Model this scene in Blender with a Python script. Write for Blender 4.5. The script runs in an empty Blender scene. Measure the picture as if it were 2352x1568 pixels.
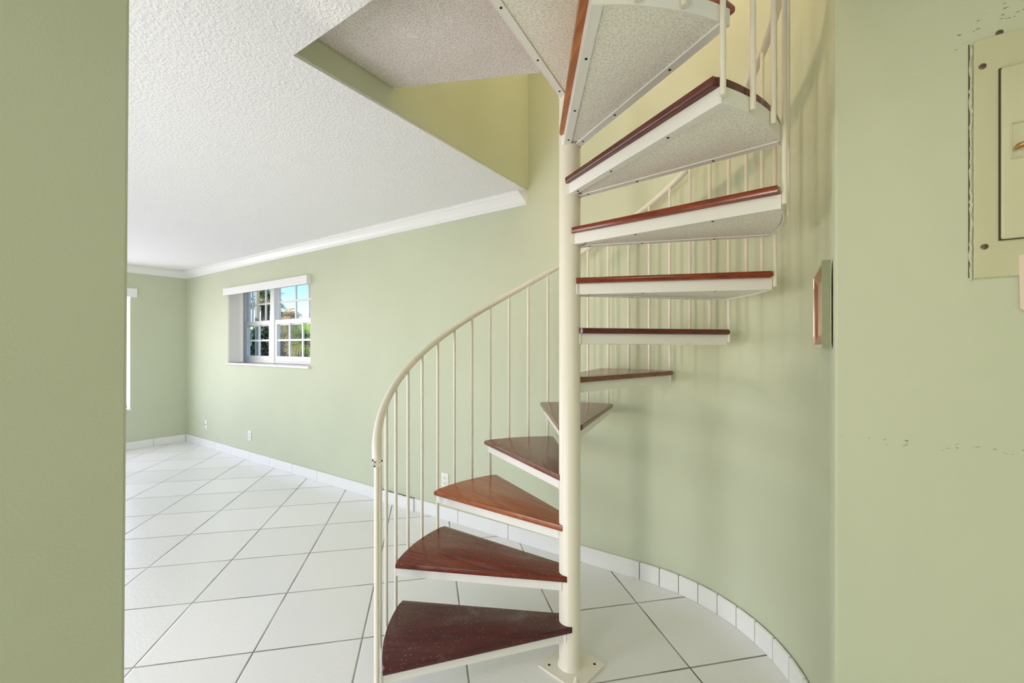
import bpy, bmesh, math, random
from mathutils import Vector, Matrix
R = math.radians
random.seed(7)
scene = bpy.context.scene
COL = scene.collection

# ------------------------------------------------------------------ helpers
def new_obj(name, me, parent=None):
    o = bpy.data.objects.new(name, me)
    COL.objects.link(o)
    if parent is not None:
        o.parent = parent
    return o

def obj(name, bm, mats, parent=None, smooth=None, loc=None, rotz=None):
    me = bpy.data.meshes.new(name)
    bmesh.ops.recalc_face_normals(bm, faces=bm.faces[:])
    bm.to_mesh(me)
    bm.free()
    for m in (mats if isinstance(mats, (list, tuple)) else [mats]):
        me.materials.append(m)
    if smooth is not None:
        me.polygons.foreach_set('use_smooth', [True] * len(me.polygons))
        me.set_sharp_from_angle(angle=R(smooth))
    o = new_obj(name, me, parent)
    if loc is not None: o.location = loc
    if rotz is not None: o.rotation_euler.z = rotz
    return o

def thing(name, label, cat, loc=(0, 0, 0), rotz=0, group=None):
    o = new_obj(name, None)
    o.location = loc
    o.rotation_euler.z = rotz
    return tag(o, label, cat, group)

def tag(o, label, cat, group=None, kind=None):
    o['label'] = label
    o['category'] = cat
    if group: o['group'] = group
    if kind: o['kind'] = kind
    return o

def struct(name, bm, mats, smooth=None, parent=None, label=None):
    o = obj(name, bm, mats, parent, smooth)
    if parent is None:
        o['kind'] = 'structure'
    if label: o['label'] = label
    return o

def box(bm, x0, x1, y0, y1, z0, z1, mi=0, bev=0, seg=2):
    x0, x1 = min(x0, x1), max(x0, x1); y0, y1 = min(y0, y1), max(y0, y1); z0, z1 = min(z0, z1), max(z0, z1)
    vs = [bm.verts.new(p) for p in ((x0,y0,z0),(x1,y0,z0),(x1,y1,z0),(x0,y1,z0),(x0,y0,z1),(x1,y0,z1),(x1,y1,z1),(x0,y1,z1))]
    fs = [bm.faces.new([vs[i] for i in q]) for q in ((3,2,1,0),(4,5,6,7),(0,1,5,4),(1,2,6,5),(2,3,7,6),(3,0,4,7))]
    for f in fs: f.material_index = mi
    if bev:
        es = list({e for f in fs for e in f.edges})
        bmesh.ops.bevel(bm, geom=es, offset=bev, segments=seg, affect='EDGES', profile=0.5)
    return vs

def prism(bm, pts, z0, z1, mi=0, bev=0, bev_top_only=False):
    lo = [bm.verts.new((x, y, z0)) for x, y in pts]
    hi = [bm.verts.new((x, y, z1)) for x, y in pts]
    n = len(pts)
    fs = [bm.faces.new(lo[::-1]), bm.faces.new(hi)]
    for i in range(n):
        j = (i + 1) % n
        fs.append(bm.faces.new((lo[i], lo[j], hi[j], hi[i])))
    for f in fs: f.material_index = mi
    return lo, hi, fs

def tube(bm, pts, r, n=10, mi=0, cap=True, radii=None):
    pts = [Vector(p) for p in pts]
    rings = []
    up = Vector((0, 0, 1))
    prev = None
    for i, p in enumerate(pts):
        t = (pts[min(i + 1, len(pts) - 1)] - pts[max(i - 1, 0)]).normalized()
        if prev is None:
            a = t.cross(up) if abs(t.dot(up)) < .95 else t.cross(Vector((1, 0, 0)))
        else:
            a = prev - t * prev.dot(t)
        a.normalize(); prev = a
        b = t.cross(a)
        rr = radii[i] if radii else r
        rings.append([bm.verts.new(p + a * math.cos(2*math.pi*k/n) * rr + b * math.sin(2*math.pi*k/n) * rr) for k in range(n)])
    for i in range(len(rings) - 1):
        for k in range(n):
            f = bm.faces.new((rings[i][k], rings[i][(k+1) % n], rings[i+1][(k+1) % n], rings[i+1][k]))
            f.material_index = mi
    if cap:
        bm.faces.new(rings[0][::-1]).material_index = mi
        bm.faces.new(rings[-1]).material_index = mi

def lathe(bm, prof, n=32, mi=0, cx=0, cy=0):
    rings = [[bm.verts.new((cx + r*math.cos(2*math.pi*k/n), cy + r*math.sin(2*math.pi*k/n), z)) for k in range(n)] for r, z in prof]
    for i in range(len(rings) - 1):
        for k in range(n):
            bm.faces.new((rings[i][k], rings[i][(k+1) % n], rings[i+1][(k+1) % n], rings[i+1][k])).material_index = mi
    bm.faces.new(rings[0][::-1]).material_index = mi
    bm.faces.new(rings[-1]).material_index = mi

def quad(bm, pts, mi=0):
    f = bm.faces.new([bm.verts.new(p) for p in pts]); f.material_index = mi
    return f

# ------------------------------------------------------------------ materials
class NT:
    def __init__(self, name):
        self.m = bpy.data.materials.new(name); self.m.use_nodes = True
        self.t = self.m.node_tree
        self.b = self.t.nodes['Principled BSDF']
        self.out = self.t.nodes['Material Output']
    def n(self, typ, **kw):
        x = self.t.nodes.new(typ)
        for k, v in kw.items():
            if k in x.inputs.keys() if isinstance(k, str) else False: x.inputs[k].default_value = v
            else: setattr(x, k, v)
        return x
    def l(self, a, b): self.t.links.new(a, b)
    def math(self, op, a, b=None, c=None):
        x = self.t.nodes.new('ShaderNodeMath'); x.operation = op
        for i, v in enumerate((a, b, c)):
            if v is None: continue
            if isinstance(v, (int, float)): x.inputs[i].default_value = v
            else: self.l(v, x.inputs[i])
        return x.outputs[0]
    def mix(self, fac, a, b):
        x = self.t.nodes.new('ShaderNodeMix'); x.data_type = 'RGBA'
        for s, v in ((x.inputs[0], fac), (x.inputs[6], a), (x.inputs[7], b)):
            if isinstance(v, (int, float)): s.default_value = v
            elif isinstance(v, tuple): s.default_value = v if len(v) == 4 else (*v, 1)
            else: self.l(v, s)
        return x.outputs[2]
    def coords(self, scale=None, rotz=0, loc=(0, 0, 0)):
        tc = self.t.nodes.new('ShaderNodeTexCoord')
        mp = self.t.nodes.new('ShaderNodeMapping')
        self.l(tc.outputs['Object'], mp.inputs[0])
        if scale: mp.inputs['Scale'].default_value = scale if isinstance(scale, tuple) else (scale,)*3
        mp.inputs['Rotation'].default_value = (0, 0, rotz)
        mp.inputs['Location'].default_value = loc
        return mp.outputs[0]
    def noise(self, vec, scale, detail=2, rough=.5):
        x = self.t.nodes.new('ShaderNodeTexNoise')
        x.inputs['Scale'].default_value = scale; x.inputs['Detail'].default_value = detail; x.inputs['Roughness'].default_value = rough
        self.l(vec, x.inputs['Vector'])
        return x.outputs['Fac']
    def ramp(self, fac, p0, p1, c0=(0,0,0,1), c1=(1,1,1,1)):
        x = self.t.nodes.new('ShaderNodeValToRGB')
        e = x.color_ramp.elements
        e[0].position, e[1].position = p0, p1
        e[0].color, e[1].color = c0, c1
        self.l(fac, x.inputs[0])
        return x.outputs[0]
    def bump(self, h, strength=.3, dist=.01):
        x = self.t.nodes.new('ShaderNodeBump')
        x.inputs['Strength'].default_value = strength; x.inputs['Distance'].default_value = dist
        self.l(h, x.inputs['Height'])
        self.l(x.outputs[0], self.b.inputs['Normal'])
        return x

def srgb(r, g, b):
    f = lambda c: (c/255/12.92) if c/255 <= .04045 else ((c/255+.055)/1.055)**2.4
    return (f(r), f(g), f(b))

def plain(name, col, rough=.5, metal=0, spec=.5, bump=None):
    m = NT(name)
    m.b.inputs['Base Color'].default_value = (*col, 1)
    m.b.inputs['Roughness'].default_value = rough
    m.b.inputs['Metallic'].default_value = metal
    m.b.inputs['Specular IOR Level'].default_value = spec
    v = m.coords()
    h = m.noise(v, bump[0] if bump else 90, 3)
    m.bump(h, bump[1] if bump else .05, bump[2] if bump else .002)
    return m.m

PAINT = srgb(202, 208, 183)
def wall_paint(name, scuff=False):
    m = NT(name)
    v = m.coords()
    big = m.noise(v, 1.3, 3)
    c = m.mix(m.ramp(big, .3, .7), (*[x*.97 for x in PAINT], 1), (*[min(1, x*1.03) for x in PAINT], 1))
    if scuff:
        vs = m.coords(scale=(55, 55, 130), rotz=0)
        s = m.noise(vs, 1.0, 2, .6)
        g = m.ramp(s, .62, .67)
        sep = m.n('ShaderNodeSeparateXYZ'); tc = m.n('ShaderNodeTexCoord'); m.l(tc.outputs['Object'], sep.inputs[0])
        # band of pit marks just above the electrical panel, and a few faint scuffs at waist height
        z, x = sep.outputs[2], sep.outputs[0]
        b1 = m.math('MULTIPLY', m.math('GREATER_THAN', m.math('SUBTRACT', z, m.math('MULTIPLY', x, .35)), 1.905), m.math('LESS_THAN', m.math('SUBTRACT', z, m.math('MULTIPLY', x, .35)), 1.955))
        b1 = m.math('MULTIPLY', b1, m.math('GREATER_THAN', x, .31))
        b2 = m.math('MULTIPLY', m.math('GREATER_THAN', z, 1.065), m.math('LESS_THAN', z, 1.085))
        msk = m.math('MULTIPLY', g, m.math('MAXIMUM', b1, m.math('MULTIPLY', b2, .8)))
        c = m.mix(m.math('MULTIPLY', msk, .75), c, (.05, .045, .03, 1))
    m.l(c, m.b.inputs['Base Color'])
    m.b.inputs['Roughness'].default_value = .55
    m.b.inputs['Specular IOR Level'].default_value = .3
    h = m.noise(v, 140, 3, .6)
    m.bump(h, .12, .004)
    return m.m

M = {}
M['paint'] = wall_paint('sage_green_paint')
M['paint_scuffed'] = wall_paint('scuffed_sage_green_paint', True)
M['steel'] = plain('cream_painted_steel', srgb(232, 227, 213), .32, bump=(35, .06, .004))
M['steel_white'] = plain('white_painted_steel', srgb(236, 235, 230), .35, bump=(40, .05, .004))
M['screw'] = plain('dark_screw_metal', (.03, .026, .022), .4, .8)
M['rust'] = plain('chipped_rust', (.03, .02, .012), .8)
M['trim'] = plain('white_gloss_trim', srgb(240, 240, 238), .35)
M['vinyl'] = plain('white_vinyl', srgb(238, 238, 238), .35)
M['blind'] = plain('pale_grey_blind_fabric', srgb(228, 227, 222), .6)
M['marble'] = None
M['chrome'] = plain('polished_chrome', (.86, .84, .82), .06, 1)
M['copper'] = plain('copper_trim', srgb(176, 110, 78), .3, .75)
M['mirror_pink'] = plain('rosy_panel', srgb(205, 165, 150), .25, .3)
M['brass'] = plain('worn_brass', srgb(176, 140, 84), .35, .9)
M['plastic'] = plain('white_plastic', srgb(238, 237, 232), .4)
M['dark'] = plain('dark_slot', (.02, .02, .02), .6)
M['paper'] = plain('cream_paper', srgb(232, 216, 200), .8)
M['ink'] = plain('black_ink', (.02, .02, .02), .7)
M['gap'] = plain('dark_brown_gap', (.07, .06, .035), .9)  # even dark brown for the solid pieces set in the panel's gaps
M['panelpaint'] = plain('beige_panel_paint', srgb(203, 202, 169), .4, bump=(60, .12, .004))
M['bronze'] = plain('dull_bronze_screw', srgb(120, 100, 84), .4, .6)
M['paintedge'] = plain('cracked_paint_edge', srgb(205, 208, 184), .5, bump=(200, .5, .01))
M['beige'] = plain('beige_stucco', srgb(206, 196, 172), .8)

def popcorn(name, col, amount, scale=70, mottled=None):
    m = NT(name)
    v = m.coords()
    h = m.noise(v, scale, 3, .65)
    hb = m.ramp(h, .38, .72)
    c = (*col, 1)
    if mottled:
        c = m.mix(m.ramp(m.noise(v, 3.0, 4, .6), .3, .7), (*mottled, 1), (*col, 1))
        c = m.mix(m.math('MULTIPLY', m.ramp(m.noise(v, 160, 2), .45, .62), .45), c, (*[x*.62 for x in mottled], 1))
        m.l(c, m.b.inputs['Base Color'])
    else:
        m.b.inputs['Base Color'].default_value = c
    m.b.inputs['Roughness'].default_value = .95
    m.b.inputs['Specular IOR Level'].default_value = .1
    m.bump(hb, amount, .012)
    return m.m
M['popcorn'] = popcorn('popcorn_ceiling_texture', srgb(243, 242, 243), .4, 75)
M['carpet_grey'] = popcorn('grey_brown_landing_carpet', srgb(236, 230, 226), .4, 160, srgb(220, 211, 204))
M['carpet'] = popcorn('cream_pile_carpet', srgb(252, 250, 240), .3, 230, srgb(246, 243, 230))

# floor tiles
TS = .4473; TX, TY = -2.2554, .5841
def tiles(name):
    m = NT(name)
    tc = m.n('ShaderNodeTexCoord')
    sep = m.n('ShaderNodeSeparateXYZ'); m.l(tc.outputs['Object'], sep.inputs[0])
    x, y = sep.outputs[0], sep.outputs[1]
    r2 = 2**-.5
    dx, dy = m.math('SUBTRACT', x, TX), m.math('SUBTRACT', y, TY)
    a = m.math('MULTIPLY', m.math('SUBTRACT', dy, dx), r2/TS)
    b = m.math('MULTIPLY', m.math('ADD', dx, dy), r2/TS)
    def edge(t):
        fr = m.math('FRACT', m.math('ADD', t, 100.5))
        return m.math('ABSOLUTE', m.math('SUBTRACT', fr, .5))      # 0 on the joint .. .5 mid tile
    d = m.math('MULTIPLY', m.math('MINIMUM', edge(a), edge(b)), TS)   # metres to the joint
    wob = m.math('MULTIPLY', m.math('SUBTRACT', m.noise(tc.outputs['Object'], 9, 2), .5), .0016)
    d = m.math('ADD', d, wob)
    g = m.n('ShaderNodeMapRange'); g.inputs['From Min'].default_value = .0028; g.inputs['From Max'].default_value = .0040
    m.l(d, g.inputs['Value'])
    grout = g.outputs[0]
    # per-tile tone
    fl = m.n('ShaderNodeCombineXYZ')
    m.l(m.math('FLOOR', m.math('ADD', a, 100.0)), fl.inputs[0]); m.l(m.math('FLOOR', m.math('ADD', b, 100.0)), fl.inputs[1])
    wn = m.n('ShaderNodeTexWhiteNoise'); m.l(fl.outputs[0], wn.inputs['Vector'])
    tone = m.mix(wn.outputs['Value'], (*srgb(230, 230, 228), 1), (*srgb(237, 237, 236), 1))
    gt = m.mix(m.ramp(m.noise(tc.outputs['Object'], 4, 2), .35, .65), (*srgb(110, 108, 98), 1), (*srgb(165, 162, 152), 1))
    m.l(m.mix(grout, gt, tone), m.b.inputs['Base Color'])
    rr = m.n('ShaderNodeMapRange'); rr.inputs['To Min'].default_value = .8; rr.inputs['To Max'].default_value = .24
    m.l(grout, rr.inputs['Value']); m.l(rr.outputs[0], m.b.inputs['Roughness'])
    p = m.n('ShaderNodeMapRange'); p.inputs['From Min'].default_value = .001; p.inputs['From Max'].default_value = .007
    m.l(d, p.inputs['Value'])
    vs = m.coords(scale=(1, 2.3, 1), rotz=.5)
    rip = m.noise(vs, 26, 3, .6)
    h = m.math('ADD', m.math('MULTIPLY', p.outputs[0], 1.0), m.math('MULTIPLY', rip, .42))
    m.bump(h, .45, .004)
    return m.m
M['tiles'] = tiles('white_diagonal_floor_tiles')
M['grout'] = plain('grey_grout', srgb(150, 147, 138), .9)
def marble():
    m = NT('white_marble_sill')
    n = m.noise(m.coords(scale=(1, 4, 4)), 9, 6, .7)
    m.l(m.mix(m.ramp(n, .42, .6), (*srgb(205, 200, 192), 1), (*srgb(242, 241, 238), 1)), m.b.inputs['Base Color'])
    m.b.inputs['Roughness'].default_value = .25
    return m.m
M['marble'] = marble()

def wood(name, dark, mid, dust=0, boards=True, gloss=.2):
    m = NT(name)
    v = m.coords(scale=(2.2, 26, 26))
    fig = m.noise(v, 2.2, 5, .65)
    fine = m.noise(m.coords(scale=(6, 150, 150)), 1.5, 2, .6)
    c = m.mix(m.ramp(fig, .3, .72), (*dark, 1), (*mid, 1))
    c = m.mix(m.math('MULTIPLY', m.ramp(fine, .5, .75), .35), c, (*[x*.45 for x in dark], 1))
    if boards:
        tc = m.n('ShaderNodeTexCoord'); sep = m.n('ShaderNodeSeparateXYZ'); m.l(tc.outputs['Object'], sep.inputs[0])
        bd = m.math('FLOOR', m.math('DIVIDE', m.math('ADD', m.math('MULTIPLY', sep.outputs[1], .96), m.math('MULTIPLY', sep.outputs[0], -.28)), .125))
        wn = m.n('ShaderNodeTexWhiteNoise'); wn.noise_dimensions = '1D'; m.l(bd, wn.inputs['W'])
        c = m.mix(m.math('MULTIPLY', wn.outputs['Value'], .35), c, (*[x*.5 for x in dark], 1))
    if dust:
        vo = m.n('ShaderNodeTexVoronoi'); vo.inputs['Scale'].default_value = 120; m.l(m.coords(), vo.inputs['Vector'])
        sp = m.math('LESS_THAN', vo.outputs['Distance'], .16)
        pk = m.n('ShaderNodeTexWhiteNoise'); m.l(vo.outputs['Position'], pk.inputs['Vector'])
        sp = m.math('MULTIPLY', sp, m.math('GREATER_THAN', pk.outputs['Value'], 1 - .22*dust))
        haze = m.math('MULTIPLY', m.ramp(m.noise(m.coords(), 7, 4, .7), .55, .8), .22*dust)
        c = m.mix(haze, c, (.45, .38, .36, 1))
        c = m.mix(m.math('MULTIPLY', sp, .7), c, (.75, .7, .66, 1))
    m.l(c, m.b.inputs['Base Color'])
    m.b.inputs['Roughness'].default_value = gloss
    m.b.inputs['Coat Weight'].default_value = .12
    m.b.inputs['Coat Roughness'].default_value = .15
    m.bump(fine, .05, .002)
    return m.m
WOODS = {
    'plum': wood('dark_plum_stained_wood', srgb(58, 17, 18), srgb(100, 34, 30), 1.0, gloss=.3),
    'mahogany': wood('red_mahogany_wood', srgb(88, 28, 15), srgb(138, 56, 28), .45),
    'amber': wood('amber_brown_wood', srgb(136, 68, 32), srgb(190, 110, 60), .12),
    'walnut': wood('brown_walnut_wood', srgb(100, 54, 38), srgb(140, 84, 60), .05),
    'cherry': wood('red_cherry_wood', srgb(104, 38, 18), srgb(150, 66, 34), 0),
    'rosewood': wood('deep_rosewood', srgb(74, 28, 22), srgb(112, 52, 40), 0),
    'oak': wood('orange_oak_wood', srgb(140, 72, 28), srgb(190, 112, 56), 0),
}

# ------------------------------------------------------------------ measurements (metres; x along the window wall, y towards the window wall)
WV = 2.402            # window wall
WL = -7.06            # far left wall
CZ = 2.345            # ceiling
PX, PY = -.7705, 1.582
CCX, CCY, CR = -.688, 1.627, .775
WF = 1.42             # panel wall
UR = CCX + CR         # .087
WELL_U, WELL_V = -1.475, .822
UPZ = 5.0
HALL_U = -1.2

# ------------------------------------------------------------------ room shell
bm = bmesh.new(); box(bm, -7.4, 2.0, -2.5, 2.6, -.12, 0)
struct('floor', bm, M['tiles'])

# ceiling slab with the stair opening cut out (underside popcorn, edges painted)
bm = bmesh.new()
def slab_ring(z0, z1, mi):
    box(bm, WL - .2, WELL_U - .003, -2.5, WV, z0, z1, mi)
    box(bm, WELL_U - .003, 2.0, -2.5, WELL_V - .003, z0, z1, mi)
    box(bm, UR + .001, 2.0, WELL_V, WF + .12, z0, z1, mi)
slab_ring(CZ, CZ + .012, 0)
struct('ceiling', bm, M['popcorn'])

# window wall with opening (window_1), continuing up the stairwell
WIN_U0, WIN_U1, WIN_Z0, WIN_Z1 = -5.81, -4.02, 1.098, 2.022
bm = bmesh.new()
T = .24
box(bm, WL - .2, WIN_U0, WV, WV + T, 0, CZ + .2)
box(bm, WIN_U1, CCX, WV, WV + T, 0, CZ + .2)
box(bm, WIN_U0, WIN_U1, WV, WV + T, 0, WIN_Z0)
box(bm, WIN_U0, WIN_U1, WV, WV + T, WIN_Z1, CZ + .2)
box(bm, WELL_U - .1, CCX, WV, WV + T, CZ + .2, UPZ)
struct('wall_back', bm, M['paint'])

# curved wall round the stair, running into the straight return that ends at the panel wall
bm = bmesh.new()
N = 48
inner = [(CCX, CCY + CR)] + [(CCX + CR*math.cos(R(90 - 90*i/N)), CCY + CR*math.sin(R(90 - 90*i/N))) for i in range(1, N + 1)] + [(UR, WF + .008), (UR + .002, WF + .002), (UR + .008, WF)]
outer = [(UR + .12, WF), (UR + .12, CCY)] + [(CCX + (CR + .12)*math.cos(R(90*i/N)), CCY + (CR + .12)*math.sin(R(90*i/N))) for i in range(1, N + 1)]
prism(bm, inner + outer, 0, UPZ)
struct('wall_right', bm, M['paint'], smooth=40)

bm = bmesh.new(); box(bm, UR + .121, 2.0, WF, WF + .12, 0, CZ + .1)
# the plaster skin that carries the painted face to the corner
box(bm, UR + .0085, UR + .1215, WF - .0015, WF, 0, CZ)
box(bm, UR + .1215, 2.0, WF - .0015, WF, 0, CZ)
struct('wall_front', bm, M['paint_scuffed'])

# far left wall with its tall window opening (window_2)
W2_V0, W2_V1, W2_Z0, W2_Z1 = -1.6, 1.80, .50, 2.0
bm = bmesh.new()
box(bm, WL - .2, WL, W2_V1, WV, 0, CZ + .1)
box(bm, WL - .2, WL, -2.3, W2_V0, 0, CZ + .1)
box(bm, WL - .2, WL, W2_V0, W2_V1, 0, W2_Z0)
box(bm, WL - .2, WL, W2_V0, W2_V1, W2_Z1, CZ + .1)
struct('wall_left', bm, M['paint'])

# walls behind the camera: openings invented for the added fill lights (never in frame)
bm = bmesh.new()
box(bm, WL - .2, -3.9, -2.5, -2.3, 0, CZ + .1)
box(bm, -1.6, -1.1, -2.5, -2.3, 0, CZ + .1)
box(bm, -.1, 2.0, -2.5, -2.3, 0, CZ + .1)
box(bm, -3.9, -1.6, -2.5, -2.3, 2.12, CZ + .1)
box(bm, -1.1, -.1, -2.5, -2.3, 2.05, CZ + .1)
struct('wall_rear', bm, M['paint'])
bm = bmesh.new(); box(bm, 1.8, 2.0, -2.3, WF + .12, 0, CZ + .1)
struct('wall_hall_end', bm, M['paint'])

# near left wall end beside the camera (very slightly out of plumb)
bm = bmesh.new()
vs = box(bm, HALL_U - .14, HALL_U, -2.3, .30, 0, CZ)
for v in vs:
    if v.co.y > 0: v.co.y = .2935 + (.3068 - .2935) * v.co.z / CZ + (0 if v.co.z else 0)
es = [e for e in bm.edges if all(v.co.x > HALL_U - .001 and v.co.y > 0 for v in e.verts)]
bmesh.ops.bevel(bm, geom=es, offset=.006, segments=3, affect='EDGES')
struct('wall_near', bm, M['paint'], smooth=40)

# stairwell walls above the ceiling, upper storey shell
bm = bmesh.new()
box(bm, WELL_U - .12, WELL_U, WELL_V - .03, WV, CZ + .012, UPZ)
box(bm, WELL_U - .12, WELL_U, -1.6, WELL_V - .03, CZ + .012, UPZ)
struct('wall_stairwell', bm, M['paint'])
bm = bmesh.new()
box(bm, WELL_U, UR, WELL_V - .03, WELL_V, CZ + .012, 2.59)
box(bm, UR, UR + .1, -1.6, CCY, 2.551, UPZ)
box(bm, WELL_U - .12, UR + .1, -1.7, -1.6, 2.551, UPZ)
struct('wall_upper', bm, M['paint'])
bm = bmesh.new(); box(bm, WELL_U, UR, -1.6, WELL_V - .03, 2.551, 2.59)
struct('floor_upper', bm, M['carpet_grey'])
bm = bmesh.new(); box(bm, WELL_U - .12, UR + .12, -1.7, WV + T, UPZ, UPZ + .1)
struct('ceiling_upper', bm, M['popcorn'])

# ---- tiled baseboards (each tile with a narrow joint)
def tile_run(bm, pts, h, t):
    """pts: list of (x, y) joint points along the wall face, one tile between each pair; thickness t to the left of travel."""
    gap = .0022
    for (x0, y0), (x1, y1) in zip(pts[:-1], pts[1:]):
        d = Vector((x1 - x0, y1 - y0, 0)); L = d.length; d.normalize()
        nrm = Vector((-d.y, d.x, 0))
        a = Vector((x0, y0, 0)) + d*gap; b = Vector((x1, y1, 0)) - d*gap
        q = [(a + nrm*0)[:2], (b + nrm*0)[:2], (b + nrm*t)[:2], (a + nrm*t)[:2]]
        lo, hi, fs = prism(bm, q, .001, h)
        tops = [e for e in bm.edges if e.verts[0] in hi and e.verts[1] in hi]
        bmesh.ops.bevel(bm, geom=tops, offset=.003, segments=2, affect='EDGES')
BH, BT = .098, .015
BV = WV - BT
us = [-7.045, -6.13, -5.68, -5.232, -4.783, -4.331, -3.88, -2.53, -2.98, -2.531, -2.075, -1.625, -1.18, -.73]
us.insert(1, -6.58)
bm = bmesh.new(); tile_run(bm, [(u, BV) for u in us], BH, BT - .001)
box(bm, us[0], us[-1], BV + .004, WV, .001, BH - .004, 1)
struct('baseboard_back', bm, [M['trim'], M['grout']])
angs = [93.1, 84.8, 76.9, 68.9, 60.9, 52.9, 44.8, 36.6, 28.5, 20.4, 12.3, 4.2]
cp = [(CCX + (CR - BT)*math.cos(R(a)), CCY + (CR - BT)*math.sin(R(a))) for a in angs] + [(UR - BT, 1.53), (UR - BT, 1.43)]
bm = bmesh.new(); tile_run(bm, cp, BH, BT - .003)
bk_in = [(CCX + (CR - BT + .004)*math.cos(R(93 - 93*i/40)), CCY + (CR - BT + .004)*math.sin(R(93 - 93*i/40))) for i in range(41)]
bk_out = [(CCX + (CR - .001)*math.cos(R(93*i/40)), CCY + (CR - .001)*math.sin(R(93*i/40))) for i in range(41)]
prism(bm, bk_in + bk_out, .001, BH - .004, 1)
struct('baseboard_right', bm, [M['trim'], M['grout']])
bm = bmesh.new()
vs_ = [WV - BT - .001, 2.03, 1.58, 1.13, .68, .23, -.22, -.67, -1.12, -1.57, -2.0]
tile_run(bm, [(WL + BT, v) for v in vs_[::-1]], BH, BT - .001)
box(bm, WL, WL + BT - .004, -2.0, WV - BT, .001, BH - .004, 1)
struct('baseboard_left', bm, [M['trim'], M['grout']])

# ---- crown moulding
CROWN = [(0, -.088), (.010, -.088), (.012, -.076), (.020, -.068), (.030, -.046), (.046, -.024), (.056, -.018), (.058, -.008), (.066, -.006), (.066, 0), (0, 0)]
def crown(bm, p0, p1, inward, z, m0=0, m1=0):
    """profile swept p0->p1; inward = unit vector from the wall; m0/m1: extra length per unit of projection (mitres)."""
    p0, p1, w = Vector((*p0, 0)), Vector((*p1, 0)), Vector((*inward, 0))
    d = (p1 - p0).normalized()
    A = [bm.verts.new(p0 + w*x + d*(m0*x) + Vector((0, 0, z + y))) for x, y in CROWN]
    B = [bm.verts.new(p1 + w*x + d*(m1*x) + Vector((0, 0, z + y))) for x, y in CROWN]
    n = len(CROWN)
    for i in range(n):
        j = (i + 1) % n
        bm.faces.new((A[i], A[j], B[j], B[i]))
    bm.faces.new(A[::-1]); bm.faces.new(B)
bm = bmesh.new(); crown(bm, (WL, WV), (WELL_U - .004, WV), (0, -1), CZ - .0005, 1, -.55)
struct('trim_1', bm, M['trim'])
bm = bmesh.new(); crown(bm, (WL, WV), (WL, -2.3), (1, 0), CZ - .0005, 1, 0)
struct('trim_2', bm, M['trim'])

# ------------------------------------------------------------------ window_1 (two units, divided lights) in the window wall
GLASS = NT('clear_window_glass')
tr = GLASS.n('ShaderNodeBsdfTransparent'); gl = GLASS.n('ShaderNodeBsdfGlossy'); gl.inputs['Roughness'].default_value = .02
lw = GLASS.n('ShaderNodeLayerWeight'); lw.inputs['Blend'].default_value = .2
mx = GLASS.n('ShaderNodeMixShader')
GLASS.l(GLASS.math('MULTIPLY_ADD', GLASS.math('POWER', lw.outputs['Facing'], 4.0)  , .12, .01), mx.inputs[0]); GLASS.l(tr.outputs[0], mx.inputs[1]); GLASS.l(gl.outputs[0], mx.inputs[2]); GLASS.l(mx.outputs[0], GLASS.out.inputs[0])
GLASS = GLASS.m

win = new_obj('window_1', None); win['kind'] = 'structure'; win['label'] = 'white two-unit window with small panes over the back wall sill'
win.location = ((WIN_U0 + WIN_U1)/2, WV + .2, WIN_Z0)
def wpart(name, bm, m, parent=win, smooth=None):
    o = obj(name, bm, m, parent, smooth)
    if parent is win: o.matrix_parent_inverse = Matrix.Translation(-Vector(win.location))
    return o
# white lining of the reveal
bm = bmesh.new()
box(bm, WIN_U0, WIN_U0 + .006, WV + .002, WV + T, WIN_Z0, WIN_Z1)
box(bm, WIN_U1 - .006, WIN_U1, WV + .002, WV + T, WIN_Z0, WIN_Z1)
box(bm, WIN_U0, WIN_U1, WV + .002, WV + T, WIN_Z1 - .003, WIN_Z1)
wpart('reveal', bm, M['trim'])
bm = bmesh.new()
FV0, FV1 = WV + .17, WV + .24
ML, MR = -5.135, -5.045
fz0 = WIN_Z0 + .022
box(bm, WIN_U0 + .006, WIN_U0 + .045, FV0, FV1, fz0, WIN_Z1 - .003, bev=.003)
box(bm, WIN_U1 - .045, WIN_U1 - .006, FV0, FV1, fz0, WIN_Z1 - .003, bev=.003)
box(bm, ML, MR, FV0 - .004, FV1, fz0, WIN_Z1 - .003, bev=.003)
box(bm, WIN_U0 + .045, ML, FV0, FV1, fz0, WIN_Z0 + .05, bev=.003)
box(bm, MR, WIN_U1 - .045, FV0, FV1, fz0, WIN_Z0 + .05, bev=.003)
box(bm, WIN_U0 + .045, WIN_U1 - .045, FV0, FV1, WIN_Z1 - .012, WIN_Z1 - .003, bev=.003)
wpart('window_frame', bm, M['vinyl'])
def sash(u0, u1, z0, z1, v0, v1, cols, row, stile, rail_b, rail_t):
    bm = bmesh.new()
    box(bm, u0, u0 + stile, v0, v1, z0, z1, bev=.002); box(bm, u1 - stile, u1, v0, v1, z0, z1, bev=.002)
    box(bm, u0 + stile, u1 - stile, v0, v1, z0, z0 + rail_b, bev=.002); box(bm, u0 + stile, u1 - stile, v0, v1, z1 - rail_t, z1, bev=.002)
    for c in cols:
        box(bm, c - .011, c + .011, v0 + .006, v1 - .006, z0 + rail_b, z1 - rail_t)
    box(bm, u0 + stile, u1 - stile, v0 + .007, v1 - .007, row - .011, row + .011)
    s = wpart('sash', bm, M['vinyl'])
    bm = bmesh.new(); vm = (v0 + v1)/2
    box(bm, u0 + stile - .002, u1 - stile + .002, vm - .002, vm + .002, z0 + rail_b - .002, z1 - rail_t + .002)
    wpart('glass', bm, GLASS, s)
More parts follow.
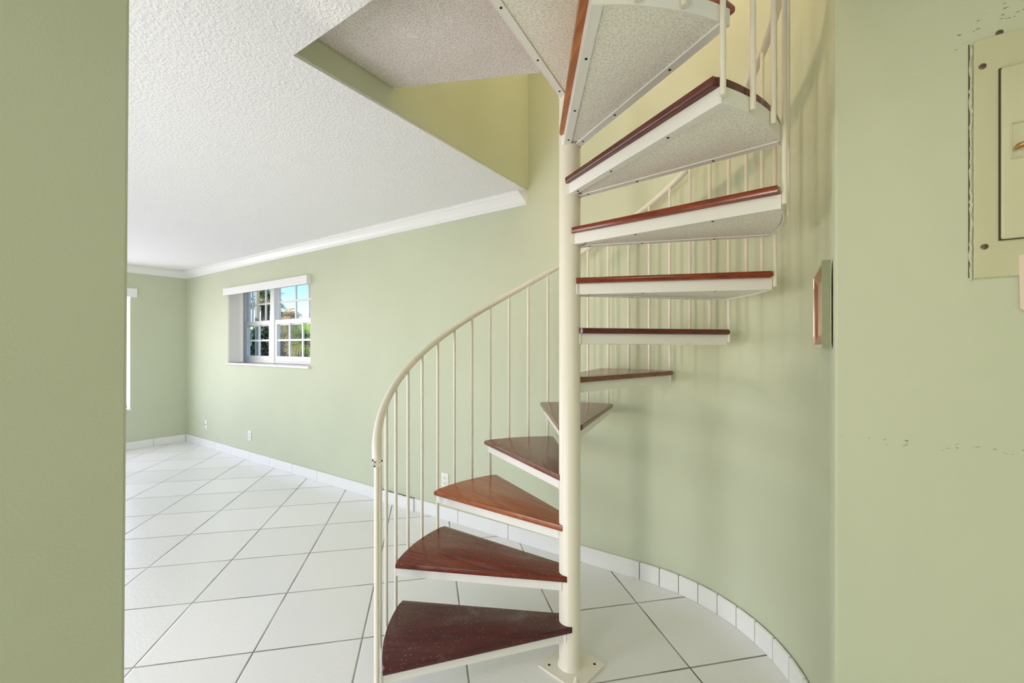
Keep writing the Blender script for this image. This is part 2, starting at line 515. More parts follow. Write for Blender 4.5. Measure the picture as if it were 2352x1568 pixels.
# upper sashes sit in the outer track, lower sashes in the inner one
sash(WIN_U0 + .045, ML, 1.56, WIN_Z1 - .010, 2.607, 2.635, [-5.66, -5.334], 1.832, .03, .05, .012)
sash(MR, WIN_U1 - .045, 1.56, WIN_Z1 - .010, 2.607, 2.635, [-4.67, -4.41], 1.832, .03, .05, .012)
sash(WIN_U0 + .045, ML, WIN_Z0 + .05, 1.625, 2.577, 2.605, [-5.425], 1.388, .045, .055, .052)
sash(MR, WIN_U1 - .045, WIN_Z0 + .05, 1.625, 2.577, 2.605, [-4.745, -4.478], 1.388, .045, .055, .052)
bm = bmesh.new(); box(bm, WIN_U0 - .012, WIN_U1 + .004, WV - .022, WV + .21, WIN_Z0 - .004, WIN_Z0 + .02, bev=.004)
wpart('window_sill', bm, M['marble'])

# valance + stacked vertical slats
vb = thing('vertical_blind', 'vertical blind stacked open at the left of the small-paned window, under a white valance', 'window blind', (-4.92, WV, 2.025))
def rel(o, root):
    o.matrix_parent_inverse = Matrix.Translation(-Vector(root.location)); return o
bm = bmesh.new()
box(bm, -5.835, -4.008, WV - .046, WV - .040, 1.937, 2.022, bev=.002)
box(bm, -5.835, -5.829, WV - .040, WV - .001, 1.937, 2.022); box(bm, -4.014, -4.008, WV - .040, WV - .001, 1.937, 2.022)
box(bm, -5.829, -4.014, WV - .040, WV - .001, 2.016, 2.022)
rel(obj('valance', bm, M['vinyl'], vb), vb)
bm = bmesh.new(); box(bm, -5.80, -4.03, WV + .012, WV + .05, 1.965, 1.992)
rel(obj('head_rail', bm, M['vinyl'], vb), vb)
for i in range(9):
    bm = bmesh.new()
    c = Vector((-5.775 + .0255*i, WV + .036, 0)); a = R(72); hx = .044
    pts = []
    for s in (-1, -.5, 0, .5, 1):
        pts.append((c.x + math.cos(a)*hx*s*.9 - math.sin(a)*(.013*(1 - s*s)), c.y + math.sin(a)*hx*s*.62 + math.cos(a)*(.013*(1 - s*s))))
    th = .0012
    prism(bm, pts + [(x - th, y + th) for x, y in pts[::-1]], WIN_Z0 + .03, 1.968)
    rel(obj('slat', bm, M['blind'], vb, 40), vb)

# ------------------------------------------------------------------ window_2 in the left wall (only its right edge shows past the near wall)
w2 = new_obj('window_2', None); w2['kind'] = 'structure'; w2['label'] = 'tall white window at the far left wall'
bm = bmesh.new()
box(bm, WL - .2, WL - .002, W2_V1 - .006, W2_V1, W2_Z0, W2_Z1); box(bm, WL - .2, WL - .002, W2_V0, W2_V0 + .006, W2_Z0, W2_Z1)
box(bm, WL - .2, WL - .002, W2_V0, W2_V1, W2_Z1 - .006, W2_Z1)
obj('reveal', bm, M['trim'], w2)
bm = bmesh.new()
x0, x1 = WL - .2, WL - .14
for v in (W2_V0 + .006, -.8, 0.1, .95, W2_V1 - .051):
    box(bm, x0, x1, v, v + .045, W2_Z0 + .02, W2_Z1 - .006)
box(bm, x0, x1, W2_V0, W2_V1, W2_Z0 + .02, W2_Z0 + .06); box(bm, x0, x1, W2_V0, W2_V1, W2_Z1 - .05, W2_Z1 - .006)
f2 = obj('window_frame', bm, M['vinyl'], w2)
bm = bmesh.new(); box(bm, WL - .172, WL - .168, W2_V0 + .03, W2_V1 - .03, W2_Z0 + .04, W2_Z1 - .03)
obj('glass', bm, GLASS, w2)
bm = bmesh.new(); box(bm, WL - .2, WL + .018, W2_V0 - .01, W2_V1 + .006, W2_Z0 - .004, W2_Z0 + .02, bev=.004)
obj('window_sill', bm, M['marble'], w2)
v2 = thing('window_valance', 'white valance over the tall window on the far left wall', 'valance', (WL, .1, 1.95))
bm = bmesh.new()
box(bm, WL + .04, WL + .046, W2_V0 - .05, 1.856, 1.947, 2.056, bev=.002); box(bm, WL + .001, WL + .04, 1.85, 1.856, 1.947, 2.056)
box(bm, WL + .001, WL + .04, W2_V0 - .05, W2_V0 - .044, 1.947, 2.056)
rel(obj('valance_board', bm, M['vinyl'], v2), v2)
bm = bmesh.new(); box(bm, WL + .001, WL + .04, W2_V0 - .044, 1.85, 2.05, 2.056)
rel(obj('valance_top', bm, M['vinyl'], v2), v2)

# ------------------------------------------------------------------ outlets on the window wall
def outlet(u, z, label, kind):
    t = thing('wall_outlet', label, 'wall outlet', (u, WV, z), 0, 'wall plates along the back wall')
    w, h = .035, .057
    bm = bmesh.new(); box(bm, -w, w, -.006, 0, -h, h, bev=.0025)
    obj('cover_plate', bm, M['plastic'], t, 40)
    if kind == 'duplex':
        for s in (-1, 1):
            bm = bmesh.new(); prism(bm, [(.017*math.cos(R(a)), .0145*math.sin(R(a))) for a in range(0, 360, 15)], 0, .0025)
            bmesh.ops.rotate(bm, cent=(0, 0, 0), matrix=Matrix.Rotation(R(90), 3, 'X'), verts=bm.verts[:])
            bmesh.ops.translate(bm, vec=(0, -.006, s*.0195), verts=bm.verts[:])
            rc = obj('socket', bm, M['plastic'], t, 40)
            bm = bmesh.new()
            box(bm, -.008, -.0055, -.0092, -.0083, s*.0195 - .002, s*.0195 + .0075); box(bm, .0055, .008, -.0092, -.0083, s*.0195 - .002, s*.0195 + .006)
            box(bm, -.0025, .0025, -.0092, -.0083, s*.0195 - .010, s*.0195 - .006)
            obj('slots', bm, M['dark'], rc)
    else:
        bm = bmesh.new(); lathe(bm, [(.0065, 0), (.0065, .004), (.0045, .004), (.0045, .010)], 12)
        bmesh.ops.rotate(bm, cent=(0, 0, 0), matrix=Matrix.Rotation(R(90), 3, 'X'), verts=bm.verts[:])
        bmesh.ops.translate(bm, vec=(0, -.006, 0), verts=bm.verts[:])
        obj('cable_jack', bm, M['brass'], t, 40)
    for s in ((0,) if kind == 'duplex' else (-1, 1)):
        bm = bmesh.new(); box(bm, -.0025, .0025, -.0072, -.0059, s*.042 - .0025, s*.042 + .0025)
        obj('plate_screw', bm, M['steel_white'], t)
outlet(-6.425, .295, 'white cable jack plate nearest the far room corner', 'jack')
outlet(-5.256, .283, 'white duplex wall outlet below the small-paned window', 'duplex')
outlet(-2.213, .297, 'white duplex wall outlet seen through the stair balusters above a wooden step', 'duplex')

# ------------------------------------------------------------------ the spiral staircase
A0, DA, WD = 235.2455, -26.467, 32.55
RISE, Z1, RT = .2, .1909, .738
WT, FH = .024, .042          # wood thickness, frame height
st = thing('spiral_staircase', 'cream steel spiral staircase with wooden wedge steps and slim balusters', 'staircase', (PX, PY, 0))
PR = .0438
bm = bmesh.new()
lathe(bm, [(PR + .006, .008), (PR + .004, .016), (PR, .022), (PR, 3.45), (PR - .01, 3.46)], 40)
obj('pole', bm, M['steel'], st, 40)
# base plate
pb = bmesh.new()
hs = .098
box(pb, -hs, hs, -hs, hs, .0005, .009, bev=.0015)
bp = obj('base_plate', pb, M['steel'], st, loc=(.008, .004, 0), rotz=R(35 + 45))
for i, (x, y) in enumerate(((-.066, -.066), (.066, .066), (-.066, .066), (.066, -.066))):
    bm = bmesh.new()
    if i == 0:
        lathe(bm, [(.011, .009), (.011, .014), (.006, .015), (.006, .028), (.004, .030)], 6, cx=x, cy=y)
        obj('anchor_bolt', bm, M['steel'], bp)
    else:
        lathe(bm, [(.0058, .0088), (.0058, .0094)], 14, cx=x, cy=y)
        obj('bolt_hole', bm, M['screw'], bp)

h = WD/2
def wedge(R_out, half, d, rn, nseg=14, s_n=.0108, s_r=.0384):
    """wedge outline: straight edges tangent to a circle of radius d round the pole, arc R_out, notch of radius rn;
    s_n / s_r: how far before the tangent point the front and the rear edge end."""
    al = R(half) + math.acos(d/R_out)
    pts = []
    for i in range(nseg + 1):
        a = R(half - 2*half*i/nseg); pts.append((R_out*math.cos(a), R_out*math.sin(a)))
    def foot(sg, s_):
        F = Vector((d*math.cos(al), sg*d*math.sin(al))); O = Vector((R_out*math.cos(R(half)), sg*R_out*math.sin(R(half))))
        return F + (O - F).normalized()*s_
    fr_, ff_ = foot(-1, s_r), foot(1, s_n)
    a0, a1 = math.atan2(fr_.y, fr_.x), math.atan2(ff_.y, ff_.x)
    pts.append(tuple(fr_))
    for i in range(11):
        a = a0 + (a1 - a0)*i/10
        pts.append((rn*math.cos(a), rn*math.sin(a)))
    pts.append(tuple(ff_))
    return pts
D_HUB = .045
def wood_mesh(mat):
    bm = bmesh.new()
    pts = wedge(RT, h, D_HUB, PR + .0008)
    lo, hi, fs = prism(bm, pts, -WT, 0)
    n = len(pts); e2 = []
    for ring in (lo, hi):
        for i in list(range(0, 15)) + [n - 1]:
            e = bm.edges.get((ring[i], ring[(i + 1) % n]))
            if e: e2.append(e)
    bmesh.ops.bevel(bm, geom=e2, offset=.007, segments=2, affect='EDGES', profile=.5)
    bmesh.ops.recalc_face_normals(bm, faces=bm.faces[:])
    me = bpy.data.meshes.new('step'); bm.to_mesh(me); bm.free()
    me.materials.append(mat)
    me.polygons.foreach_set('use_smooth', [True]*len(me.polygons)); me.set_sharp_from_angle(angle=R(35))
    return me
RIN = .742      # outer radius of the steel rim
def frame_mesh():
    bm = bmesh.new()
    d = .028
    al = R(h - 1.9) + math.acos(d/RIN)
    zt, zb = -WT, -WT - FH
    scr = []
    for s in (1, -1):
        pin = Vector((d*math.cos(al), s*d*math.sin(al), 0)); pout = Vector((RIN*math.cos(R(h - 1.9)), s*RIN*math.sin(R(h - 1.9)), 0))
        e = (pout - pin).normalized(); nin = Vector((e.y, -e.x, 0))*s      # towards the wedge interior
        pin = pin + e*.030
        t = .004
        q = [pin, pout, pout + nin*t, pin + nin*t]
        prism(bm, [p[:2] for p in (q if s == 1 else q[::-1])], zb, zt)
        po2 = pout - e*.006
        q = [pin + nin*t, po2 + nin*t, po2 + nin*.028, pin + nin*.028]
        prism(bm, [p[:2] for p in (q if s == 1 else q[::-1])], zb + .0004, zb + .004)
        for f in (.07, .36, .73):
            c = pin + (pout - pin)*f + nin*.015
            scr.append(c)
    # outer rim band
    out = [(RIN*math.cos(R(a)), RIN*math.sin(R(a))) for a in [h - 1.9 - (2*h - 3.8)*i/14 for i in range(15)]]
    inn = [((RIN - .004)*x/RIN, (RIN - .004)*y/RIN) for x, y in out[::-1]]
    prism(bm, out[::-1] + inn[::-1], zb - .0015, zt)
    # hub collar
    col_o = [((PR + .005)*math.cos(R(a)), (PR + .005)*math.sin(R(a))) for a in range(-60, 61, 10)]
    col_i = [(PR*math.cos(R(a)), PR*math.sin(R(a))) for a in range(60, -61, -10)]
    prism(bm, col_o + col_i, zb + .001, zt)
    for c in scr:
        r = .0042
        vs = [bm.verts.new((c.x + r*math.cos(2*math.pi*k/10), c.y + r*math.sin(2*math.pi*k/10), zb - .0008)) for k in range(10)]
        vt = [bm.verts.new((v.co.x, v.co.y, zb + .001)) for v in vs]
        bm.faces.new(vs[::-1]).material_index = 1
        for k in range(10): bm.faces.new((vs[k], vs[(k+1) % 10], vt[(k+1) % 10], vt[k])).material_index = 1
    bmesh.ops.recalc_face_normals(bm, faces=bm.faces[:])
    me = bpy.data.meshes.new('step_frame'); bm.to_mesh(me); bm.free()
    me.materials.append(M['steel_white']); me.materials.append(M['screw'])
    me.polygons.foreach_set('use_smooth', [True]*len(me.polygons)); me.set_sharp_from_angle(angle=R(35))
    return me
def carpet_mesh():
    bm = bmesh.new()
    a1 = h - 2.4
    al = R(a1) + math.acos(.012/(RIN - .006))
    arc = [((RIN - .006)*math.cos(R(a)), (RIN - .006)*math.sin(R(a))) for a in [a1 - 2*a1*i/14 for i in range(15)]]
    k = .062
    lo_ = [(k, -k*math.tan(R(a1)) - .010), (k, k*math.tan(R(a1)) + .010)]
    prism(bm, arc + lo_, -WT - FH + .0045, -WT - .001)
    me = bpy.data.meshes.new('carpet_underside')
    bmesh.ops.recalc_face_normals(bm, faces=bm.faces[:])
    bm.to_mesh(me); bm.free(); me.materials.append(M['carpet'])
    return me
wm = {k: wood_mesh(m) for k, m in WOODS.items()}
fm, cm = frame_mesh(), carpet_mesh()
variants = ['plum', 'mahogany', 'amber', 'walnut', 'walnut', 'walnut', 'rosewood', 'cherry', 'cherry', 'rosewood', 'oak', 'oak']
wlabel = {'plum': 'dusty dark plum bottom step', 'amber': 'amber brown step', 'oak': 'orange brown step'}
NT_ = 12
for k in range(NT_):
    mid = A0 + DA*k - h
    s = new_obj('step', wm[variants[k]], st)
    s.location = (0, 0, Z1 + RISE*k); s.rotation_euler.z = R(mid)
    if variants[k] in wlabel and not (variants[k] == 'oak' and k == 11): s['label'] = wlabel[variants[k]]
    f = new_obj('step_frame', fm, s); c = new_obj('carpet_underside', cm, s)
    c['label'] = 'cream pile carpet underside'; f['label'] = 'white painted steel step frame'
# handrail (helix) and balusters
RB, RH = .757, .73
def nz(a): return Z1 + RISE*(A0 - a)/(-DA)
def rail_z(a): return RH + nz(a)
pts = []
a = A0 + 1.0
A_END = A0 + DA*NT_ - 14
while a > A_END:
    pts.append((RB*math.cos(R(a)), RB*math.sin(R(a)), rail_z(a))); a -= 2.0
bm = bmesh.new(); tube(bm, pts, .0158, 14)
hr = obj('handrail', bm, M['steel'], st, 50)
p = Vector(pts[0]); bm = bmesh.new()
random.seed(3)
for i in range(9):
    q = p + Vector((random.uniform(-.014, .014), random.uniform(-.014, .014), random.uniform(-.004, .012)))
    dv = (q - p - Vector((0, 0, .004))); dv.z *= .2
    q2 = p + dv.normalized()*.0152 + Vector((0, 0, q.z - p.z))
    bmesh.ops.create_icosphere(bm, subdivisions=1, radius=random.uniform(.0018, .0035), matrix=Matrix.Translation(q2))
ch = obj('paint_chips', bm, M['rust'], hr); ch['label'] = 'chipped dark paint at the handrail end'
# newel post to the floor
aN = A0 - 1.2
bm = bmesh.new()
px, py = RB*math.cos(R(aN)), RB*math.sin(R(aN))
tube(bm, [(px, py, 0.001), (px, py, rail_z(aN) + .005)], .0092, 14)
npost = obj('newel_post', bm, M['steel'], st, 50)
bm = bmesh.new(); lathe(bm, [(.013, .001), (.014, .006), (.0105, .018), (.0095, .022)], 14, cx=px, cy=py)
obj('rusty_foot', bm, M['rust'], npost, 50)
random.seed(7)
i = 1
while True:
    a = A0 - 3.0 + (DA/3 - .055)*i
    if a < A0 + DA*NT_ - 8: break
    k = i // 3                       # index of the step this baluster stands on
    zb = Z1 + RISE*(k if i % 3 else k - 1) - WT - FH + (.003 if i % 3 else .010)
    x, y = (RIN + .0095)*math.cos(R(a)), (RIN + .009)*math.sin(R(a))
    bm = bmesh.new()
    zt = rail_z(a)
    tube(bm, [(x, y, zb), (x, y, zt)], .0073, 10)
    b = obj('baluster', bm, M['steel'], st, 50)
    i += 1
# carpeted landing at the top of the stair
ang_l = A0 + DA*NT_ - 0
bm = bmesh.new()
e = Vector((math.cos(R(A0 + DA*NT_ - 0)), math.sin(R(A0 + DA*NT_ - 0)), 0))
LU0, LV0 = WELL_U + .002 - PX, WELL_V + .006 - PY
poly = [(LU0, LV0), (-.005, LV0), (-.005, -.05), (-.046, -.018), (LU0, 1.268 - PY)]
prism(bm, poly, 2.455, 2.575)
ld = obj('landing', bm, M['carpet_grey'], st); ld['label'] = 'grey carpeted underside of the top landing'

# ------------------------------------------------------------------ electrical panel, note, wall frame
ep = thing('electrical_panel', 'painted-over electrical breaker panel with screwed cover on the near right wall', 'electrical panel', (.53, WF - .0015, 1.75))
y0 = WF - .0015
bm = bmesh.new(); box(bm, .345, .72, y0 - .006, y0, 1.473, 2.023, bev=.002)
rel(obj('cover_plate', bm, M['panelpaint'], ep), ep)
# ragged paint bead along the left edge
random.seed(11)
bm = bmesh.new()
zz = 1.468; pl = []; rad = []
while zz < 2.026:
    pl.append((.3415 + random.uniform(-.0012, .0012), y0 - .002, zz)); rad.append(random.uniform(.0016, .0036)); zz += random.uniform(.006, .016)
tube(bm, pl, .0025, 7, radii=rad)
rel(obj('paint_bead', bm, M['paintedge'], ep, 60), ep)
bm = bmesh.new(); box(bm, .3375, .3395, y0 - .0012, y0, 1.475, 2.02)
rel(obj('edge_gap', bm, M['gap'], ep), ep)
# door
bm = bmesh.new(); box(bm, .386, .68, y0 - .016, y0 - .0085, 1.556, 1.942, bev=.0045, seg=3)
dr = rel(obj('door', bm, M['panelpaint'], ep, 50), ep)
bm = bmesh.new(); box(bm, .3838, .69, y0 - .0088, y0 - .006, 1.5545, 1.9435)
rel(obj('door_gap', bm, M['gap'], ep), ep)
def child(name, bm, m, parent, smooth=None):
    o = obj(name, bm, m, parent, smooth)
    o.matrix_parent_inverse = parent.matrix_parent_inverse.copy() if parent.parent is None else parent.matrix_parent_inverse.inverted() @ Matrix.Translation((0,0,0))
    o.matrix_parent_inverse = (Matrix.Translation(Vector(parent.parent.location)) @ parent.matrix_parent_inverse).inverted() if parent.parent else o.matrix_parent_inverse
    return o
bm = bmesh.new()
yl = y0 - .016
box(bm, .399, .402, yl - .003, yl, 1.732, 1.813, bev=.001); box(bm, .436, .439, yl - .003, yl, 1.732, 1.813, bev=.001)
box(bm, .402, .436, yl - .003, yl, 1.732, 1.735, bev=.001); box(bm, .402, .436, yl - .003, yl, 1.810, 1.813, bev=.001)
lt = child('latch_plate', bm, M['panelpaint'], dr)
bm = bmesh.new(); tube(bm, [(.404, yl - .004, 1.752), (.410, yl - .008, 1.757), (.418, yl - .010, 1.759), (.430, yl - .008, 1.752)], .0045, 8, radii=[.003, .0055, .006, .004])
child('latch_lever', bm, M['brass'], dr, 60)
for sx, sz, ang in ((.359, 1.959, 35), (.362, 1.544, 10), (.387, 2.0285, 40)):
    bm = bmesh.new()
    yb = y0 - .006 if sz < 2.02 else y0
    lathe(bm, [(.0065, 0), (.0062, .0015), (.004, .0028)], 16)
    r3 = Matrix.Rotation(R(90), 3, 'X')
    bmesh.ops.rotate(bm, cent=(0, 0, 0), matrix=r3, verts=bm.verts[:]); bmesh.ops.translate(bm, vec=(sx, yb, sz), verts=bm.verts[:])
    s_ = rel(obj('screw', bm, M['bronze'], ep, 40), ep)
    bm = bmesh.new(); box(bm, -.0048, .0048, -.0034, -.0024, -.0007, .0007)
    bmesh.ops.rotate(bm, cent=(0, 0, 0), matrix=Matrix.Rotation(R(-ang), 3, 'Y'), verts=bm.verts[:]); bmesh.ops.translate(bm, vec=(sx, yb, sz), verts=bm.verts[:])
    child('slot', bm, M['dark'], s_)
# paper tag below the panel, with its handwriting
nt = thing('paper_note', 'cream paper note with black handwriting stuck below the electrical panel', 'paper note', (.47, y0 - .008, 1.455))
bm = bmesh.new()
pp = [(.4145, 1.518), (.4165, 1.400), (.4255, 1.392), (.54, 1.372), (.545, 1.530)]
vsx = [(x, z) for x, z in pp]
lo = [bm.verts.new((x, y0 - .0068, z)) for x, z in vsx]; hi = [bm.verts.new((x, y0 - .0061, z)) for x, z in vsx]
bm.faces.new(lo); bm.faces.new(hi[::-1])
for i in range(len(lo)): bm.faces.new((lo[i], lo[(i+1) % len(lo)], hi[(i+1) % len(lo)], hi[i]))
rel(obj('tag_sheet', bm, M['paper'], nt), nt)
bm = bmesh.new()
cxl, czl = .4315, 1.482
tube(bm, [(cxl + .0085*math.cos(R(a)), y0 - .0070, czl + .0085*math.sin(R(a))) for a in range(60, 310, 20)], .0006, 6)
rel(obj('handwriting', bm, M['ink'], nt), nt)

# chrome edged frame hung on the curved wall
wf = thing('wall_frame', 'chrome box frame with copper inner border on the curved green wall', 'wall frame', (.066, 1.6, 1.43))
FA, FB = Vector((.0621, 1.45, 0)), Vector((.0518, 1.765, 0))      # front edge near / far
BA, BB = Vector((.0862, 1.452, 0)), Vector((.0725, 1.767, 0))     # back edge near / far
def fpt(s, d, z):       # s along the front 0..1, d depth behind the front in metres
    f = FA.lerp(FB, s); b = BA.lerp(BB, s); q = f + (b - f).normalized()*d; return (q.x, q.y, z)
def ring_frame(name, m, s0, s1, z0, z1, bw, bz, d0, d1, d0i=None):
    """a rectangular frame: outer s0..s1, z0..z1, border widths bw (in s) and bz, from depth d0 (front) to d1."""
    bm = bmesh.new(); d0i = d0 if d0i is None else d0i
    O = [(s0, z0), (s1, z0), (s1, z1), (s0, z1)]; I = [(s0 + bw, z0 + bz), (s1 - bw, z0 + bz), (s1 - bw, z1 - bz), (s0 + bw, z1 - bz)]
    of = [bm.verts.new(fpt(s, d0, z)) for s, z in O]; jf = [bm.verts.new(fpt(s, d0i, z)) for s, z in I]
    ob = [bm.verts.new(fpt(s, d1, z)) for s, z in O]; jb = [bm.verts.new(fpt(s, d1, z)) for s, z in I]
    for i in range(4):
        j = (i + 1) % 4
        bm.faces.new((of[i], of[j], jf[j], jf[i])); bm.faces.new((of[i], of[j], ob[j], ob[i])); bm.faces.new((jf[i], jf[j], jb[j], jb[i])); bm.faces.new((ob[i], ob[j], jb[j], jb[i]))
    return rel(obj(name, bm, m, wf), wf)
ring_frame('chrome_frame', M['chrome'], 0, 1, 1.311, 1.553, .02, .010, 0, .021)
ring_frame('copper_border', M['copper'], .02, .98, 1.321, 1.543, .10, .028, .0015, .020, .010)
bm = bmesh.new(); quad(bm, [fpt(.1, .0105, 1.33), fpt(.9, .0105, 1.33), fpt(.9, .0105, 1.535), fpt(.1, .0105, 1.535)])
quad(bm, [fpt(.1, .02, 1.33), fpt(.9, .02, 1.33), fpt(.9, .02, 1.535), fpt(.1, .02, 1.535)])
rel(obj('inner_panel', bm, M['mirror_pink'], wf), wf)

# ------------------------------------------------------------------ outside: palms, shrubs, building corner
def leafmat(name, c1, c2):
    m = NT(name)
    m.l(m.mix(m.ramp(m.noise(m.coords(), 6, 3), .35, .65), (*c1, 1), (*c2, 1)), m.b.inputs['Base Color'])
    m.b.inputs['Roughness'].default_value = .5
    return m.m
M['leaf_lime'] = leafmat('lime_palm_leaf', srgb(110, 160, 20), srgb(168, 200, 40))
M['leaf_green'] = leafmat('deep_palm_leaf', srgb(44, 84, 40), srgb(92, 130, 62))
M['leaf_dark'] = leafmat('dark_shrub_leaf', srgb(20, 44, 24), srgb(52, 86, 44))
M['leaf_dry'] = leafmat('dry_tan_palm_leaf', srgb(196, 150, 80), srgb(226, 196, 138))
M['leaf_olive'] = leafmat('olive_palm_leaf', srgb(110, 118, 54), srgb(186, 166, 90))
M['trunk'] = plain('palm_trunk', srgb(120, 98, 74), .9, bump=(30, .6, .02))
M['ground'] = leafmat('lawn_ground', srgb(60, 80, 40), srgb(110, 120, 70))
bm = bmesh.new(); box(bm, -40, 10, 2.9, 40, -.4, -.3)
g = struct('ground', bm, M['ground'])

def frond(L, droop, n, wid, fan, rnd):
    """one palm frond from the origin along +x: fan (all blades from the stalk end) or feather (blades along a curved rib)."""
    bm = bmesh.new()
    def rib(t): return Vector((L*t*math.cos(droop*t*.6), 0, L*(.55*t - .9*droop*t*t)))
    if fan:
        st_ = .35
        tube(bm, [rib(t*st_/4) for t in range(5)], .008, 5)
        c = rib(st_)
        for i in range(n):
            a = R(-115 + 230*i/(n - 1)); l = L*(.72 - .18*abs(i/(n-1) - .5)*2)*rnd.uniform(.85, 1.1)
            d = Vector((math.cos(a), math.sin(a), rnd.uniform(.05, .3))).normalized()
            s = Vector((-math.sin(a), math.cos(a), 0))*wid
            m1 = c + d*l*.5 + Vector((0, 0, .02)); e_ = c + d*l - Vector((0, 0, droop*l*.5))
            up = Vector((0, 0, .004))
            A, B, C2, D2 = bm.verts.new(c), bm.verts.new(m1 + s), bm.verts.new(e_), bm.verts.new(m1 - s)
            Bm = bm.verts.new(m1 - Vector((0, 0, wid*.5)))
            bm.faces.new((A, B, Bm)); bm.faces.new((B, C2, Bm)); bm.faces.new((A, Bm, D2)); bm.faces.new((Bm, C2, D2))
    else:
        tube(bm, [rib(t/10) for t in range(11)], .008, 5, radii=[.012*(1 - .8*t/10) for t in range(11)])
        for i in range(n):
            t = .18 + .8*i/n; c = rib(t)
            for sgn in (-1, 1):
                l = L*.42*math.sin(math.pi*(.12 + .83*t))*rnd.uniform(.85, 1.1)
                d = Vector((.55, sgn*1.0, -.35*droop - .1 + rnd.uniform(-.15, .15))).normalized()
                s = Vector((.8, -sgn*.2, 0))*wid
                m1 = c + d*l*.45; e_ = c + d*l - Vector((0, 0, .12*l))
                A, B, C2, D2 = bm.verts.new(c), bm.verts.new(m1 + s), bm.verts.new(e_), bm.verts.new(m1 - s)
                bm.faces.new((A, B, C2)); bm.faces.new((A, C2, D2))
    return bm
def palm(name, label, cat, x, y, z0, ht, mats, n_fr, L, droop, fan, blades, wid, seed, group=None):
    rnd = random.Random(seed)
    t = thing(name, label, cat, (x, y, z0), 0, group)
    bm = bmesh.new()
    pts = [(.05*math.sin(k*.7), .03*k*.3, ht*k/7) for k in range(8)]
    tube(bm, pts, .1, 10, radii=[.13 - .005*k for k in range(8)])
    obj('trunk', bm, M['trunk'], t, 40)
    for i in range(n_fr):
        m = mats[rnd.randrange(len(mats))]
        o = obj('frond', frond(L*rnd.uniform(.8, 1.15), droop*rnd.uniform(.7, 1.4), blades, wid, fan, rnd), m, t)
        o.location = pts[-1]
        tilt = rnd.uniform(-50, 62)
        o.rotation_euler = (rnd.uniform(-.25, .25), R(tilt), R(360*i/n_fr*1.618*3 + rnd.uniform(-15, 15)))
    return t
G = 'palms outside the window'
palm('fan_palm', 'lime green fan palm outside the lower right window panes', 'palm tree', -9.05, 5.2, -.3, 1.75, [M['leaf_lime'], M['leaf_lime'], M['leaf_green'], M['leaf_olive']], 26, .66, .45, True, 26, .011, 5, G)
palm('fan_palm', 'green fan palm with a tan skirt outside the left window unit', 'palm tree', -11.3, 5.5, -.3, 2.72, [M['leaf_green'], M['leaf_green'], M['leaf_olive'], M['leaf_dry']], 28, .52, .45, True, 26, .010, 9, G)
palm('fan_palm', 'dry tan fan palm outside, low against the blue sky', 'palm tree', -13.9, 7.4, -.3, 2.5, [M['leaf_dry'], M['leaf_dry'], M['leaf_olive']], 26, .62, .5, True, 24, .014, 8, G)
def shrub(name, label, x, y, z0, rx, ry, rz, m, nl, ls, seed):
    rnd = random.Random(seed)
    t = thing(name, label, 'shrub', (x, y, z0))
    bm = bmesh.new()
    for i in range(nl):
        a, b = rnd.uniform(0, 2*math.pi), math.asin(rnd.uniform(-.3, 1)); q = rnd.uniform(.75, 1.03)
        c = Vector((rx*q*math.cos(a)*math.cos(b), ry*q*math.sin(a)*math.cos(b), rz*.35 + rz*.65*q*math.sin(b)))
        d = Vector((rnd.gauss(0, 1), rnd.gauss(0, 1), rnd.gauss(.4, 1))).normalized(); s = d.orthogonal().normalized()
        l = ls*rnd.uniform(.7, 1.3)
        vs = [bm.verts.new(c - d*l), bm.verts.new(c + s*l*.4), bm.verts.new(c + d*l), bm.verts.new(c - s*l*.4)]
        bm.faces.new((vs[0], vs[1], vs[2])); bm.faces.new((vs[0], vs[2], vs[3]))
    obj('foliage', bm, m, t)
    bm = bmesh.new()
    for k in range(5):
        a = k*1.257; tube(bm, [(0, 0, 0), (.15*rx*math.cos(a), .15*ry*math.sin(a), rz*.35), (.6*rx*math.cos(a), .6*ry*math.sin(a), rz*.7)], .02, 6, radii=[.03, .02, .01])
    obj('stems', bm, M['trunk'], t)
shrub('leafy_shrub', 'dark leafy shrub outside the lower left window panes', -8.05, 3.95, -.3, .42, .42, 2.0, M['leaf_dark'], 2200, .05, 21)
shrub('hedge', 'long dark green hedge behind the palms outside', -17.6, 9.6, -.3, 7.0, .6, 2.55, M['leaf_green'], 11000, .10, 22)
pp_ = thing('porch_post', 'beige post standing outside the left window panes', 'post', (-7.09, 3.35, -.3))
bm = bmesh.new(); box(bm, -.03, .03, -.025, .025, 0, 3.9, bev=.006)
obj('shaft', bm, M['beige'], pp_)
bm = bmesh.new(); box(bm, -.07, .07, -.05, .05, 0, .12, bev=.006); obj('post_base', bm, M['beige'], pp_)

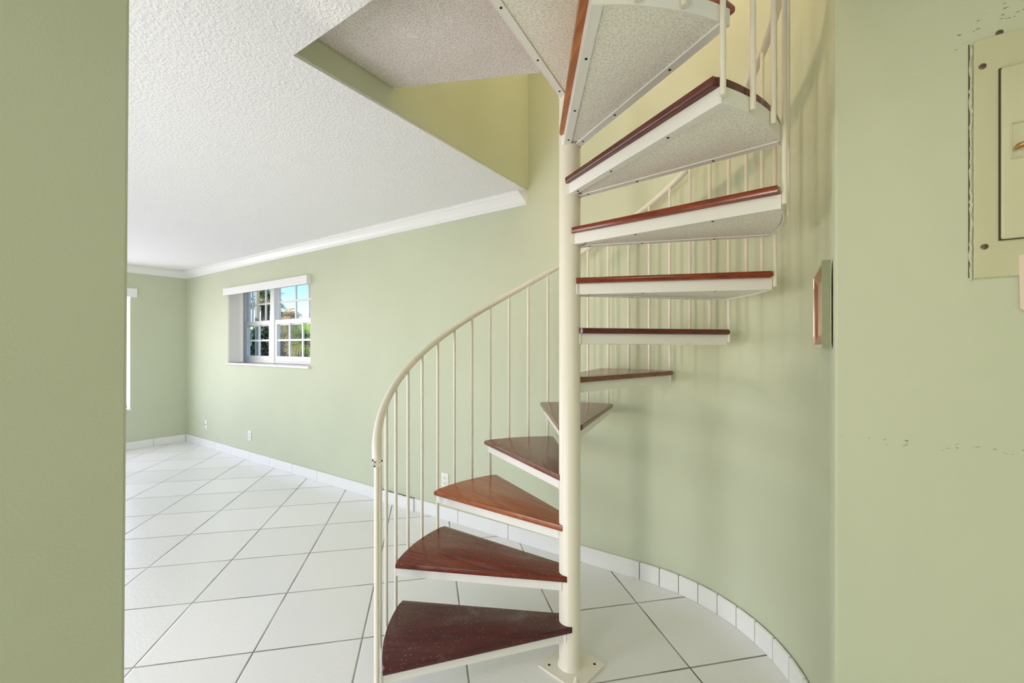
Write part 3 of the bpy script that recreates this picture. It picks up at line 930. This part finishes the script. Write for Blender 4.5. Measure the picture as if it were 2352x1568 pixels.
# ------------------------------------------------------------------ light
w = bpy.data.worlds.new('sky'); scene.world = w; w.use_nodes = True
nt_ = w.node_tree; bg = nt_.nodes['Background']
sky = nt_.nodes.new('ShaderNodeTexSky'); sky.sky_type = 'NISHITA'; sky.sun_disc = False
sky.sun_elevation = R(48); sky.sun_rotation = R(200); sky.air_density = 1.0; sky.dust_density = .3; sky.ozone_density = 1.5
hsv = nt_.nodes.new('ShaderNodeHueSaturation'); hsv.inputs['Saturation'].default_value = 1.5; hsv.inputs['Hue'].default_value = .512; hsv.inputs['Value'].default_value = .9
nt_.links.new(sky.outputs[0], hsv.inputs['Color']); nt_.links.new(hsv.outputs[0], bg.inputs[0]); bg.inputs[1].default_value = .2
def light(name, typ, loc, energy, col, size=None, size_y=None, direction=None, **kw):
    d = bpy.data.lights.new(name, typ); d.energy = energy; d.color = col
    if typ == 'AREA':
        d.shape = 'RECTANGLE'; d.size = size; d.size_y = size_y or size
    elif size is not None:
        if typ == 'SUN': d.angle = size
        else: d.shadow_soft_size = size
    o = bpy.data.objects.new(name, d); COL.objects.link(o); o.location = loc
    if direction: o.rotation_euler = Vector(direction).to_track_quat('-Z', 'Y').to_euler()
    return o
light('sunlight', 'SUN', (0, 0, 10), 2.6, (1, .95, .86), R(.6), direction=(-.35, .75, -.85))
light('daylight_left_window', 'AREA', (WL - .25, .1, 1.3), 46, (1, .95, 1.05), 3.2, 1.4, (1, 0, 0))
light('added_rear_fill', 'AREA', (-2.75, -2.4, 1.1), 5, (1, .93, .99), 2.2, 2.0, (0, 1, .02))  # area light added behind the camera; no door is known there
light('added_living_room_fill', 'AREA', (-2.55, -1.6, 1.0), 23, (1, .95, 1.04), .8, 1.2, (2.4, 3.3, .1))  # added out-of-view fill that brightens the curved wall and stair
light('added_hall_fill', 'AREA', (-.96, -2.4, .95), 22, (1, .91, .84), .32, 1.5, (0, 1, 0))  # unseen fill added low in the hall for panel wall and step undersides
light('added_overhead_fill', 'AREA', (.25, .1, CZ - .03), 3.5, (1, .93, .82), .35, .35, (0, 0, -1))  # overhead fill added above the frame, no fixture known, lifts floor and panel wall
light('upstairs_lamp', 'AREA', (-.5, 1.2, 4.3), 36, (1, .74, .58), .12, .12, (1, .8, -.25))

# ------------------------------------------------------------------ camera
F_PX, YH, EYE = 973.89, 795.54, 1.3149
cam = bpy.data.cameras.new('camera'); co = bpy.data.objects.new('camera', cam); COL.objects.link(co)
co.location = (0, 0, EYE); co.rotation_euler = (R(90), 0, R(33.716))
cam.sensor_width = 36; cam.lens = F_PX/2352*36; cam.shift_y = (YH - 784)/2352
cam.clip_start = .01
scene.camera = co
scene.view_settings.view_transform = 'Standard'; scene.view_settings.look = 'None'
scene.view_settings.gamma = 1; scene.view_settings.use_curve_mapping = False
scene.view_settings.exposure = .58
scene.cycles.use_denoising = True
scene.cycles.max_bounces = 12; scene.cycles.diffuse_bounces = 8; scene.cycles.glossy_bounces = 6; scene.cycles.transparent_max_bounces = 16
scene.cycles.sample_clamp_indirect = 8
